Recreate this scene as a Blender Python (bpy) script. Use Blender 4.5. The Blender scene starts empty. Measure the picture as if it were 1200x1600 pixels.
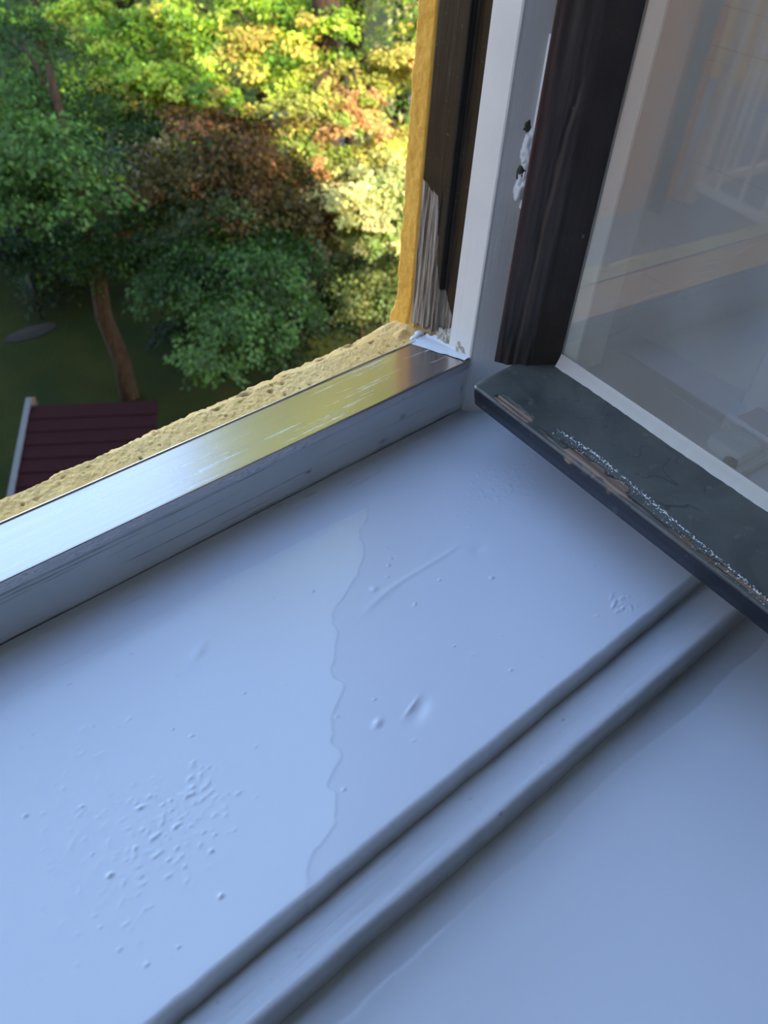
import bpy, math, random
import numpy as np
from mathutils import Matrix, Vector

S = bpy.context.scene
COL = S.collection
rng = np.random.default_rng(7)
random.seed(7)

# ------------------------------------------------------------------ camera
R = np.array([[0.75321021, -0.42488781, 0.50214014],
              [-0.65539383, -0.54972829, 0.51793603],
              [0.05597593, -0.71921426, -0.69252981]])     # columns: right, down, forward
CAM = np.array([0.0, 0.0, 0.45])
FPX = 1300.0                                                # focal length for a 1200x1600 picture
cd = bpy.data.cameras.new('camera'); cam = bpy.data.objects.new('camera', cd); COL.objects.link(cam)
cam.matrix_world = Matrix(((R[0, 0], -R[0, 1], -R[0, 2], CAM[0]),
                           (R[1, 0], -R[1, 1], -R[1, 2], CAM[1]),
                           (R[2, 0], -R[2, 1], -R[2, 2], CAM[2]), (0, 0, 0, 1)))
cd.sensor_fit = 'VERTICAL'; cd.sensor_height = 36.0; cd.sensor_width = 27.0
cd.lens = 36.0 * FPX / 1600.0
cd.clip_start = 0.01; cd.clip_end = 500
cd.dof.use_dof = True; cd.dof.focus_distance = 0.60; cd.dof.aperture_fstop = 11.0
S.camera = cam

# ------------------------------------------------------------------ world, sun, exposure
SUN_EL = math.radians(33); SUN_DIR = Vector((-0.02, 1.0, -math.tan(SUN_EL))).normalized()
w = bpy.data.worlds.new('sky'); S.world = w; w.use_nodes = True
nt = w.node_tree; nt.nodes.clear()
sky = nt.nodes.new('ShaderNodeTexSky'); sky.sky_type = 'NISHITA'; sky.sun_disc = False
sky.sun_elevation = SUN_EL; sky.sun_rotation = math.radians(180)
sky.air_density = 1.0; sky.dust_density = 1.0; sky.ozone_density = 1.0
bg = nt.nodes.new('ShaderNodeBackground'); bg.inputs[1].default_value = 1.15
wo = nt.nodes.new('ShaderNodeOutputWorld')
nt.links.new(sky.outputs[0], bg.inputs[0]); nt.links.new(bg.outputs[0], wo.inputs[0])
sd = bpy.data.lights.new('sun', 'SUN'); sun = bpy.data.objects.new('sun', sd); COL.objects.link(sun)
sd.energy = 13.5; sd.angle = math.radians(0.53); sd.color = (1.0, 0.86, 0.63)
sun.rotation_euler = SUN_DIR.to_track_quat('-Z', 'Y').to_euler(); sun.location = (0, -30, 30)
S.view_settings.view_transform = 'Standard'; S.view_settings.look = 'None'
S.view_settings.exposure = 0.04; S.view_settings.gamma = 1.0; S.view_settings.use_curve_mapping = False

# ------------------------------------------------------------------ helpers
def ray(px, py):
    return R @ np.array([px - 600.0, py - 800.0, FPX])
def at(px, py, dist):
    d = ray(px, py); return CAM + d / np.linalg.norm(d) * dist
def ground(px, py, z=-9.0):
    d = ray(px, py); return CAM + d * (z - CAM[2]) / d[2]

def vnoise(p, scale, seed=0):
    """smooth value noise, p (N,3) -> (N,) in -1..1"""
    q = np.asarray(p, float) * scale + seed * 17.31
    i = np.floor(q).astype(np.int64); f = q - i; f = f * f * (3 - 2 * f)
    def h(x, y, z):
        n = (x * 374761393 + y * 668265263 + z * 2147483647 + seed * 1274126177) & 0xffffffff
        n = ((n ^ (n >> 13)) * 1274126177) & 0xffffffff
        n = (n ^ (n >> 16)) & 0xffff
        return n / 32767.5 - 1.0
    r = 0
    for dx in (0, 1):
        wx = f[:, 0] if dx else 1 - f[:, 0]
        for dy in (0, 1):
            wy = f[:, 1] if dy else 1 - f[:, 1]
            for dz in (0, 1):
                wz = f[:, 2] if dz else 1 - f[:, 2]
                r = r + wx * wy * wz * h(i[:, 0] + dx, i[:, 1] + dy, i[:, 2] + dz)
    return r
def fbm(p, scale, oct=4, seed=0, gain=0.5):
    r = 0; a = 1.0
    for k in range(oct):
        r = r + a * vnoise(p, scale * 2 ** k, seed + k); a *= gain
    return r
def sstep(a, b, x):
    t = np.clip((x - a) / (b - a), 0, 1); return t * t * (3 - 2 * t)

def tag(o, label=None, cat=None, group=None, kind=None):
    if label: o['label'] = label
    if cat: o['category'] = cat
    if group: o['group'] = group
    if kind: o['kind'] = kind
    return o
def empty(name, loc=(0, 0, 0), rz=0.0, parent=None):
    o = bpy.data.objects.new(name, None); COL.objects.link(o)
    o.location = loc; o.rotation_euler = (0, 0, rz); o.empty_display_size = 0.05
    if parent: o.parent = parent
    return o
def mesh_obj(name, verts, faces, mat, parent=None, smooth=False, attrs=None):
    me = bpy.data.meshes.new(name)
    verts = np.asarray(verts, np.float32)
    if isinstance(faces, np.ndarray) and faces.ndim == 2:
        n, k = faces.shape
        me.vertices.add(len(verts)); me.vertices.foreach_set('co', verts.ravel())
        me.loops.add(n * k); me.loops.foreach_set('vertex_index', faces.astype(np.int32).ravel())
        me.polygons.add(n); me.polygons.foreach_set('loop_start', np.arange(0, n * k, k, dtype=np.int32))
        me.update(calc_edges=True)
    else:
        me.from_pydata([tuple(map(float, v)) for v in verts], [], [tuple(f) for f in faces])
    me.polygons.foreach_set('use_smooth', np.full(len(me.polygons), bool(smooth)))
    if attrs:
        for an, av in attrs.items():
            av = np.asarray(av, np.float32)
            if av.ndim == 1:
                a = me.attributes.new(an, 'FLOAT', 'POINT'); a.data.foreach_set('value', av)
            else:
                if av.shape[1] == 3: av = np.concatenate([av, np.ones((len(av), 1), np.float32)], 1)
                a = me.attributes.new(an, 'FLOAT_COLOR', 'POINT'); a.data.foreach_set('color', av.ravel())
    me.update()
    if mat: me.materials.append(mat)
    o = bpy.data.objects.new(name, me); COL.objects.link(o)
    if parent: o.parent = parent
    return o

class MB:
    """collects boxes, prisms and tubes for ONE mesh object"""
    def __init__(s): s.v = []; s.f = []
    def add(s, v, f):
        b = len(s.v); s.v += [tuple(map(float, q)) for q in v]; s.f += [tuple(b + i for i in q) for q in f]; return s
    def box(s, x0, x1, y0, y1, z0, z1, bev=0.0):
        if bev <= 0:
            return s.add([(x0, y0, z0), (x1, y0, z0), (x1, y1, z0), (x0, y1, z0), (x0, y0, z1), (x1, y0, z1), (x1, y1, z1), (x0, y1, z1)],
                         [(0, 3, 2, 1), (4, 5, 6, 7), (0, 1, 5, 4), (1, 2, 6, 5), (2, 3, 7, 6), (3, 0, 4, 7)])
        # bevelled along the vertical and horizontal rims: stack of insets
        rings = [(bev, z0), (bev * .3, z0 + bev * .3), (0, z0 + bev), (0, z1 - bev), (bev * .3, z1 - bev * .3), (bev, z1)]
        V = []; F = []
        c = bev
        for ins, z in rings:
            a0, a1, b0, b1 = x0 + ins, x1 - ins, y0 + ins, y1 - ins
            V += [(a0 + c, b0, z), (a1 - c, b0, z), (a1, b0 + c, z), (a1, b1 - c, z), (a1 - c, b1, z), (a0 + c, b1, z), (a0, b1 - c, z), (a0, b0 + c, z)]
        for k in range(len(rings) - 1):
            for i in range(8):
                j = (i + 1) % 8; F.append((k * 8 + i, k * 8 + j, k * 8 + 8 + j, k * 8 + 8 + i))
        F.append(tuple(range(7, -1, -1))); F.append(tuple(range((len(rings) - 1) * 8, len(rings) * 8)))
        return s.add(V, F)
    def prism(s, poly, a0, a1, axis=0):
        """poly in the two other axes, extruded along axis"""
        n = len(poly); V = []
        for a in (a0, a1):
            for (p, q) in poly:
                V.append({0: (a, p, q), 1: (p, a, q), 2: (p, q, a)}[axis])
        F = [(i, (i + 1) % n, n + (i + 1) % n, n + i) for i in range(n)] + [tuple(range(n - 1, -1, -1)), tuple(range(n, 2 * n))]
        return s.add(V, F)
    def tube(s, pts, rad, n=8, cap=True):
        pts = [np.array(p, float) for p in pts]; V = []; F = []
        if not hasattr(rad, '__len__'): rad = [rad] * len(pts)
        for k, p in enumerate(pts):
            d = pts[min(k + 1, len(pts) - 1)] - pts[max(k - 1, 0)]; d /= max(np.linalg.norm(d), 1e-9)
            a = np.cross(d, (0.31, 0.2, 0.93) if abs(d[2]) < .9 else (1, 0.1, 0)); a /= np.linalg.norm(a); b = np.cross(d, a)
            for i in range(n):
                t = 2 * math.pi * i / n; V.append(p + rad[k] * (math.cos(t) * a + math.sin(t) * b))
        for k in range(len(pts) - 1):
            for i in range(n):
                j = (i + 1) % n; F.append((k * n + i, k * n + j, k * n + n + j, k * n + n + i))
        if cap: F += [tuple(range(n - 1, -1, -1)), tuple(range((len(pts) - 1) * n, len(pts) * n))]
        return s.add(V, F)
    def build(s, name, mat, parent=None, smooth=False):
        return mesh_obj(name, s.v, s.f, mat, parent, smooth)

def grid_faces(nu, nv, wrap=False):
    i, j = np.meshgrid(np.arange(nu - 1), np.arange(nv if wrap else nv - 1), indexing='ij')
    a = i * nv + j; b = i * nv + (j + 1) % nv; c = (i + 1) * nv + (j + 1) % nv; d = (i + 1) * nv + j
    return np.stack([a, d, c, b], -1).reshape(-1, 4)

def resample(poly, step, closed=False):
    pts = [np.array(p, float) for p in poly]
    if closed: pts.append(pts[0])
    out = []
    for a, b in zip(pts[:-1], pts[1:]):
        n = max(1, int(round(np.linalg.norm(b - a) / step)))
        for k in range(n): out.append(a + (b - a) * k / n)
    if not closed: out.append(pts[-1])
    return np.array(out)

# ------------------------------------------------------------------ materials
class NT:
    def __init__(s, name):
        s.m = bpy.data.materials.new(name); s.m.use_nodes = True; s.t = s.m.node_tree
        s.t.nodes.clear(); s.out = s.n('ShaderNodeOutputMaterial')
    def n(s, typ, **kw):
        nd = s.t.nodes.new(typ)
        for k, v in kw.items():
            if k.startswith('i_'):
                key = k[2:]; key = int(key) if key.isdigit() else key.replace('_', ' ')
                s.put(nd.inputs[key], v)
            else: setattr(nd, k, v)
        return nd
    def put(s, inp, v):
        if hasattr(v, 'is_linked') or isinstance(v, bpy.types.NodeSocket): s.t.links.new(v, inp)
        elif hasattr(v, 'outputs'): s.t.links.new(v.outputs[0], inp)
        else:
            if isinstance(v, tuple) and len(v) == 3 and inp.type == 'RGBA': v = v + (1,)
            inp.default_value = v
    def coord(s, scale=(1, 1, 1), loc=(0, 0, 0)):
        tc = s.n('ShaderNodeTexCoord'); mp = s.n('ShaderNodeMapping'); s.t.links.new(tc.outputs['Object'], mp.inputs[0])
        mp.inputs['Scale'].default_value = scale; mp.inputs['Location'].default_value = loc; return mp.outputs[0]
    def noise(s, vec, scale, detail=4, rough=.55, dist=0.0):
        nd = s.n('ShaderNodeTexNoise'); s.put(nd.inputs['Vector'], vec)
        nd.inputs['Scale'].default_value = scale; nd.inputs['Detail'].default_value = detail
        nd.inputs['Roughness'].default_value = rough; nd.inputs['Distortion'].default_value = dist; return nd.outputs[0]
    def ramp(s, fac, stops):
        nd = s.n('ShaderNodeValToRGB'); s.put(nd.inputs[0], fac); cr = nd.color_ramp
        while len(cr.elements) < len(stops): cr.elements.new(0.5)
        for e, (p, c) in zip(cr.elements, stops):
            e.position = p; e.color = (c, c, c, 1) if not hasattr(c, '__len__') else tuple(c) + (1,)
        return nd.outputs[0]
    def mix(s, fac, a, b, blend='MIX'):
        nd = s.n('ShaderNodeMix', data_type='RGBA', blend_type=blend)
        s.put(nd.inputs[0], fac); s.put(nd.inputs[6], a); s.put(nd.inputs[7], b); return nd.outputs[2]
    def math(s, op, a, b=0.0, clamp=False):
        nd = s.n('ShaderNodeMath', operation=op, use_clamp=clamp); s.put(nd.inputs[0], a); s.put(nd.inputs[1], b); return nd.outputs[0]
    def attr(s, name, col=False):
        nd = s.n('ShaderNodeAttribute', attribute_name=name); return nd.outputs[0] if col else nd.outputs['Fac']
    def bump(s, h, strength=.3, dist=.001):
        nd = s.n('ShaderNodeBump'); s.put(nd.inputs['Height'], h)
        nd.inputs['Strength'].default_value = strength; nd.inputs['Distance'].default_value = dist; return nd.outputs[0]
    def pbr(s, col, rough=.5, metal=0.0, normal=None, spec=.5, coat=0.0, coat_rough=.05):
        p = s.n('ShaderNodeBsdfPrincipled')
        s.put(p.inputs['Base Color'], col); s.put(p.inputs['Roughness'], rough); s.put(p.inputs['Metallic'], metal)
        s.put(p.inputs['Specular IOR Level'], spec)
        if normal is not None: s.put(p.inputs['Normal'], normal)
        if coat: s.put(p.inputs['Coat Weight'], coat); p.inputs['Coat Roughness'].default_value = coat_rough
        s.t.links.new(p.outputs[0], s.out.inputs[0]); return s.m

def mat_plain(name, col, rough=.6, metal=0.0, var=.08, scale=20.0, bump=0.0, spec=.5):
    t = NT(name); n = t.noise(t.coord(), scale, 5)
    c = t.mix(n, tuple(x * (1 - var) for x in col), tuple(min(1, x * (1 + var)) for x in col))
    return t.pbr(c, rough, metal, t.bump(n, bump, .002) if bump else None, spec)

def mat_white_sill():
    t = NT('fresh_white_gloss_paint')
    g = t.attr('gloss')
    n1 = t.noise(t.coord((1, 1, 1)), 9, 3)
    strokes = t.noise(t.coord((6, 90, 1)), 3, 4)
    c = t.mix(g, (.715, .745, .835), (.770, .805, .885))
    c = t.mix(t.math('MULTIPLY', n1, .12), c, (.70, .73, .81))
    dirt_shade = t.attr('dirt')
    c = t.mix(dirt_shade, c, (.17, .165, .165))  # grime tint that also carries painted corner shade
    r = t.mix(g, (.30, .30, .30), (.17, .17, .17))
    h = t.math('ADD', t.math('MULTIPLY', strokes, .5), t.math('MULTIPLY', n1, .8))
    return t.pbr(c, r, 0, t.bump(h, .10, .0015), .5)
def mat_white_wood(name='aged_white_paint', col=(.66, .67, .69), axis='x', streak=.5, rough=.38):
    t = NT(name)
    sc = {'x': (3, 60, 60), 'z': (60, 60, 3), 'y': (60, 3, 60)}[axis]
    st = t.noise(t.coord(sc), 4, 5, .6)
    n1 = t.noise(t.coord(), 14, 4)
    c = t.mix(t.ramp(n1, [(.3, 0), (.75, 1)]), col, tuple(x * .88 for x in col))
    sm = t.ramp(t.noise(t.coord(tuple(x * (1.9 if x > 10 else .45) for x in sc)), 3.1, 5, .6), [(.63, 0), (.69, 1)])
    c = t.mix(t.math('MULTIPLY', sm, streak), c, (.13, .13, .14))
    c = t.mix(t.attr('dirt'), c, (.09, .095, .11))
    return t.pbr(c, rough, 0, t.bump(t.math('ADD', st, t.math('MULTIPLY', n1, .6)), .16, .0015))
def mat_plaster(name, ca, cb, spots=.6, bump=.8):
    t = NT(name)
    n1 = t.noise(t.coord(), 25, 6, .6); n2 = t.noise(t.coord(), 260, 5, .65); n3 = t.noise(t.coord((.6, 1, 1)), 120, 5, .65)
    c = t.mix(t.ramp(n1, [(.3, 0), (.7, 1)]), ca, cb)
    c = t.mix(t.math('MULTIPLY', t.ramp(n2, [(.30, 1), (.48, 0)]), .45 * spots + .08), c, tuple(x * .45 for x in ca))
    c = t.mix(t.math('MULTIPLY', t.ramp(n3, [(.63, 0), (.71, 1)]), spots), c, (.085, .065, .045))
    c = t.mix(t.attr('dirt'), c, (.07, .05, .03))
    return t.pbr(c, .92, 0, t.bump(t.math('ADD', t.math('MULTIPLY', n1, .35), t.math('MULTIPLY', n2, 1.5)), bump, .0018), .2)
def mat_alu():
    t = NT('brushed_aluminium')
    b = t.noise(t.coord((2.5, 220, 60)), 3, 6, .65)
    b2 = t.noise(t.coord((1.2, 60, 60)), 3, 4, .6)
    scuff = t.ramp(t.noise(t.coord((5, 110, 60)), 2.2, 6, .7), [(.56, 0), (.66, 1)])
    c = t.mix(scuff, t.mix(b2, (.49, .43, .40), (.57, .505, .475)), (.64, .61, .60))
    r = t.math('ADD', t.math('MULTIPLY', b, .16), .11)
    r = t.math('ADD', r, t.math('MULTIPLY', scuff, .14))
    return t.pbr(c, r, t.math('SUBTRACT', .86, t.math('MULTIPLY', scuff, .45)), t.bump(t.math('ADD', b, t.math('MULTIPLY', b2, .5)), .05, .0005))
def mat_weather_bar():
    t = NT('weathered_dark_green_paint')
    n1 = t.noise(t.coord((1, 1, 1)), 16, 5, .6, .8); n2 = t.noise(t.coord(), 120, 4, .6)
    c = t.mix(t.ramp(n1, [(.35, 0), (.68, 1)]), (.050, .054, .052), (.098, .104, .090))
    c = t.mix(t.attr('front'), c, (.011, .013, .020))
    c = t.mix(t.math('MULTIPLY', t.ramp(n2, [(.62, 0), (.70, 1)]), .35), c, (.17, .175, .165))
    grain = t.noise(t.coord((6, 190, 190)), 2, 5, .6)
    wood = t.mix(t.ramp(grain, [(.35, 0), (.62, 1)]), (.06, .035, .024), (.34, .225, .165))
    bare = t.attr('bare'); c = t.mix(bare, c, wood)
    c = t.mix(t.attr('crack'), c, (.006, .006, .006))
    r = t.mix(bare, t.math('ADD', t.math('MULTIPLY', n1, .25), .24), (.85, .85, .85))
    return t.pbr(c, r, 0, t.bump(t.math('ADD', n2, t.math('MULTIPLY', grain, bare)), .25, .001), .5)
def mat_dark_stile():
    t = NT('dark_brown_painted_wood')
    g = t.noise(t.coord((90, 90, 4)), 3, 6, .62); n1 = t.noise(t.coord(), 30, 4)
    c = t.mix(t.ramp(n1, [(.3, 0), (.7, 1)]), (.036, .024, .021), (.050, .037, .033))
    c = t.mix(t.math('MULTIPLY', t.attr('red'), .85), c, (.075, .024, .016))
    spk = t.ramp(t.noise(t.coord(), 260, 2), [(.745, 0), (.77, 1)])
    c = t.mix(t.math('MULTIPLY', spk, .5), c, (.25, .25, .24))
    c = t.mix(t.attr('bare'), c, t.mix(t.ramp(g, [(.38, 0), (.6, 1)]), (.012, .010, .011), (.055, .045, .042)))
    return t.pbr(c, .42, 0, t.bump(t.math('ADD', g, n1), .3, .0012), .4)
def mat_post():
    t = NT('peeling_dark_brown_paint')
    g = t.noise(t.coord((160, 160, 7)), 2, 6, .65); n1 = t.noise(t.coord(), 40, 5); n2 = t.noise(t.coord((100, 100, 8)), 3, 5)
    paint = t.mix(t.ramp(n1, [(.3, 0), (.7, 1)]), (.009, .0065, .005), (.020, .0155, .012))
    spk = t.ramp(t.noise(t.coord(), 300, 2), [(.70, 0), (.74, 1)])
    paint = t.mix(t.math('MULTIPLY', spk, .35), paint, (.20, .18, .15))
    wood = t.ramp(g, [(.30, (.030, .020, .014)), (.45, (.17, .13, .10)), (.60, (.42, .36, .30)), (.75, (.18, .12, .08))])
    c = t.mix(t.attr('bare'), paint, wood)
    r = t.mix(t.attr('bare'), (.36, .36, .36), (.9, .9, .9))
    return t.pbr(c, r, 0, t.bump(t.math('ADD', n2, g), .35, .0015), .4)
def mat_glass():
    t = NT('dusty_window_glass')
    fr0 = t.n('ShaderNodeFresnel', i_IOR=2.2); geo = t.n('ShaderNodeNewGeometry')
    front = t.math('SUBTRACT', 1.0, geo.outputs['Backfacing']); fr = t.math('MULTIPLY', fr0.outputs[0], front)   # a ray leaves the thin pane as it came
    tr = t.n('ShaderNodeBsdfTransparent', i_Color=(.90, .93, .93))
    gl = t.n('ShaderNodeBsdfGlossy', i_Roughness=.012, i_Color=(1, 1, 1))
    m1 = t.n('ShaderNodeMixShader'); t.put(m1.inputs[0], fr); t.put(m1.inputs[1], tr); t.put(m1.inputs[2], gl)
    df = t.n('ShaderNodeBsdfDiffuse', i_Color=(.74, .71, .66))
    haze = t.math('MULTIPLY', t.ramp(t.noise(t.coord(), 7, 4), [(.3, .17), (.75, .25)]), 1.0)
    spk = t.ramp(t.noise(t.coord(), 210, 2), [(.765, 0), (.79, .6)])
    k = t.math('MULTIPLY', t.math('ADD', haze, spk, True), front)
    m2 = t.n('ShaderNodeMixShader'); t.put(m2.inputs[0], k); t.put(m2.inputs[1], m1.outputs[0]); t.put(m2.inputs[2], df.outputs[0])
    t.t.links.new(m2.outputs[0], t.out.inputs[0]); return t.m
def mat_leaf():
    t = NT('leaf')
    c = t.attr('tint', True)
    d = t.n('ShaderNodeBsdfDiffuse'); t.put(d.inputs[0], c)
    tl = t.n('ShaderNodeBsdfTranslucent'); t.put(tl.inputs[0], t.mix(.5, c, t.mix(1.0, c, (1.25, 1.3, .6), 'MULTIPLY')))
    g = t.n('ShaderNodeBsdfGlossy', i_Roughness=.45, i_Color=(.9, .95, 1.0))
    m = t.n('ShaderNodeMixShader', i_0=.42); t.put(m.inputs[1], d.outputs[0]); t.put(m.inputs[2], tl.outputs[0])
    m2 = t.n('ShaderNodeMixShader', i_0=.015); t.put(m2.inputs[1], m.outputs[0]); t.put(m2.inputs[2], g.outputs[0])
    t.t.links.new(m2.outputs[0], t.out.inputs[0]); return t.m
def mat_bark():
    t = NT('bark'); n = t.noise(t.coord((10, 10, 2.5)), 2.2, 6, .65)
    return t.pbr(t.ramp(n, [(.3, (.014, .009, .006)), (.55, (.045, .029, .018)), (.75, (.085, .056, .036))]), .95, 0, t.bump(n, .6, .03), .2)
def mat_lawn():
    t = NT('lawn_grass'); n = t.noise(t.coord(), .55, 5, .6); n2 = t.noise(t.coord(), 14, 4, .7)
    c = t.mix(t.ramp(n, [(.35, 0), (.65, 1)]), (.010, .019, .0022), (.026, .029, .0030))
    c = t.mix(t.math('MULTIPLY', t.ramp(n2, [(.5, 0), (.75, 1)]), .5), c, (.016, .015, .004))
    return t.pbr(c, .95, 0, t.bump(n2, .8, .05), .1)

def mat_filler():
    t = NT('crumbling_cream_filler'); n1 = t.noise(t.coord(), 150, 5, .65); n2 = t.noise(t.coord(), 420, 3, .6)
    c = t.mix(t.ramp(n1, [(.35, 0), (.6, 1)]), (.34, .28, .21), (.62, .57, .49))
    c = t.mix(t.ramp(n1, [(.60, 0), (.66, 1)]), c, (.05, .045, .04))
    return t.pbr(c, .9, 0, t.bump(t.math('ADD', n1, n2), .9, .002), .2)
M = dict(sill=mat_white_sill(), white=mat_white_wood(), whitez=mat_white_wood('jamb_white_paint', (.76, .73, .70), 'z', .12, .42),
         whitey=mat_white_wood('lining_white_paint', (.86, .86, .87), 'y', .25), inwhite=mat_white_wood('inner_bead_paint', (.86, .85, .82), 'x', .1, .45),
         plaster=mat_plaster('sandy_plaster', (.88, .53, .18), (.97, .66, .27)), ochre=mat_plaster('ochre_plaster', (.78, .40, .065), (.86, .48, .095), .08, .35),
         alu=mat_alu(), bar=mat_weather_bar(), stile=mat_dark_stile(), post=mat_post(), glass=mat_glass(), leaf=mat_leaf(), bark=mat_bark(), lawn=mat_lawn(),
         room=mat_plain('room_wall_paint', (.64, .63, .62), .8), floorw=mat_plain('room_floor_wood', (.42, .34, .26), .4, 0, .2, 6),
         caulk=mat_plain('white_acrylic_caulk', (.74, .75, .77), .35, 0, .05, 40, .3), filler=mat_filler(),
         putty=mat_plain('pale_putty', (.54, .53, .51), .6, 0, .08, 30, .2), rusty=mat_plain('rusty_worn_paint', (.30, .19, .10), .7, 0, .35, 70, .4), metal=mat_plain('white_painted_metal', (.82, .83, .85), .35, 0, .06, 60, .3),
         dirty=mat_plain('grimy_metal', (.07, .065, .05), .6, .2, .4, 90, .4), fleck=mat_plain('white_paint_fleck', (.80, .82, .86), .4, 0, .02),
         roof=mat_plain('dark_red_roofing', (.022, .0066, .0078), .9, 0, .25, 8, .3, .08), board=mat_plain('grey_verge_board', (.10, .105, .11), .7, 0, .2, 8),
         shedw=mat_plain('brown_shed_boarding', (.10, .055, .035), .8, 0, .3, 5), rail=mat_plain('white_railing_metal', (.80, .80, .80), .4),
         pipe=mat_plain('blue_grey_pipe', (.20, .25, .28), .4), paving=mat_plain('grey_terrace_paving', (.30, .30, .32), .8, 0, .15, 2), iron=mat_plain('black_iron', (.012, .012, .014), .5),
         soil=mat_plain('bare_soil', (.012, .008, .004), .95, 0, .3, 3), concrete=mat_plain('pale_path_concrete', (.10, .085, .07), .9, 0, .2, 1.5))

# ------------------------------------------------------------------ the building shell
XR = 0.4654       # right jamb face of the outer window opening
XL = -1.40        # left side of the opening (out of frame)
XI = 0.71         # right lining of the box window
HEAD = 2.05
wf = MB()
wf.box(-14, -1.43, 0.02, 0.4845, -9, 11); wf.box(XI + .012, 8.5, 0.02, 0.4845, -9, 11)
wf.box(-1.43, XI + .012, 0.02, 0.4845, HEAD + .03, 11); wf.box(-1.43, XI + .012, 0.03, 0.478, -9, -0.075)
wf.box(-1.43, XI + .012, 0.442, 0.478, -0.075, 0.03)
wall = tag(wf.build('wall_front', M['ochre']), kind='structure')
for nm, b in (('wall_gable', (8.35, 8.5, -4.3, .02, -9, 11)), ('wall_gable_left', (-14.15, -14, -4.3, .02, -9, 11))):
    tag(MB().box(*b).build(nm, M['ochre']), kind='structure')
tag(MB().box(-14, 8.5, -4.45, -4.3, -9, 11).build('wall_rear', M['ochre']), kind='structure')
tag(MB().box(-14.4, 8.7, -4.7, .6, 11, 11.25).build('roof', M['roof']), kind='structure')
tag(MB().box(-2.7, 2.3, -3.2, -3.1, -.95, 2.3).build('wall_back', M['room']), kind='structure')
for nm, b, m in (('wall_left', (-2.7, -2.6, -3.1, .02, -.95, 2.3), 'room'), ('wall_right', (2.2, 2.3, -3.1, .02, -.95, 2.3), 'room'),
                 ('floor', (-2.7, 2.3, -3.2, .02, -1.05, -.95), 'floorw'), ('ceiling', (-2.7, 2.3, -3.2, .02, 2.3, 2.4), 'room')):
    tag(MB().box(*b).build(nm, M[m]), kind='structure')
# inside face of the front wall, white
fr = MB(); fr.box(-2.6, -1.43, .0, .02, -.95, 2.3); fr.box(XI + .012, 2.2, .0, .02, -.95, 2.3); fr.box(-1.43, XI + .012, 0, .02, HEAD + .03, 2.3); fr.box(-1.43, XI + .012, 0, .02, -.95, -.08)
tag(fr.build('wall_window_side', M['room']), kind='structure')

# ------------------------------------------------------------------ plaster edge outside (parts of the wall)
def plaster_sill():
    xs = np.concatenate([np.linspace(-1.38, -.02, 120)[:-1], np.linspace(-.02, .53, 760)]); prof = resample([(.437, .045), (.441, .0532), (.470, .0515), (.4835, .047), (.4865, .040), (.4875, -.09)], .0008)
    prof = prof[prof[:, 1] > -.09]
    nu, nv = len(xs), len(prof)
    X = np.repeat(xs, nv); Y = np.tile(prof[:, 0], nu); Z = np.tile(prof[:, 1], nu); P = np.stack([X, Y, Z], 1)
    edge = sstep(.462, .484, Y) 
    a = np.clip((X - 0.09) / .37, 0, 1)
    Y = Y + edge * (-.012 + .0125 * a)                         # the outer edge is not quite parallel to the window
    E = np.stack([X, 0 * X, 0 * X], 1)
    Y = Y + edge * (.0018 * fbm(E, 60, 4, 3) + .0012 * fbm(E, 190, 3, 9))
    rough = sstep(.440, .447, Y) * (1 - .45 * sstep(.30, .42, X) * (1 - edge))
    P = np.stack([X, Y, Z], 1)
    Z = Z + rough * (.0004 * fbm(P, 90, 2, 1) + .0005 * fbm(P, 300, 3, 5)) * np.where(Z > .03, 1, .3)
    pits = np.clip(vnoise(P, 210, 13) - .62, 0, 1) * np.clip(vnoise(P, 40, 21) + .45, 0, 1)
    Z = Z - rough * pits * .008
    dirt_shade = np.clip(pits * 3.2, 0, .8)
    for hx, hy, hr, dp in ((.2925, .4715, .0068, .0050), (.262, .4655, .004, .002), (.371, .4735, .0045, .0022), (.405, .478, .006, .003), (.322, .462, .003, .002), (.308, .459, .003, .002), (.330, .470, .0032, .0018)):
        d2 = ((X - hx) / 1.5) ** 2 + (Y - hy) ** 2 + 1.4e-6 * vnoise(P, 300, 2)
        k = np.exp(-d2 / (hr * .62) ** 2); Z = Z - dp * k; dirt_shade = np.maximum(dirt_shade, k * (.9 if dp > .003 else .55) * (Y < .487))
    # rises a little into the reveal at the right end
    up = sstep(.445, .47, X) * sstep(.452, .466, Y); Z = Z + up * .004
    b = np.exp(-(((X - .4500) / .006) ** 2 + ((Y - .4585) / .0045) ** 2)); Z = Z + .0052 * b      # a lump of plaster
    b = np.exp(-(((X - .449) / .012) ** 2 + ((Y - .480) / .005) ** 2)); Z = Z + .003 * b; 
    return mesh_obj('plaster_sill', np.stack([X, Y, Z], 1), grid_faces(nu, nv), M['plaster'], wall, True, {'dirt': dirt_shade})
plaster_sill()
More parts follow.
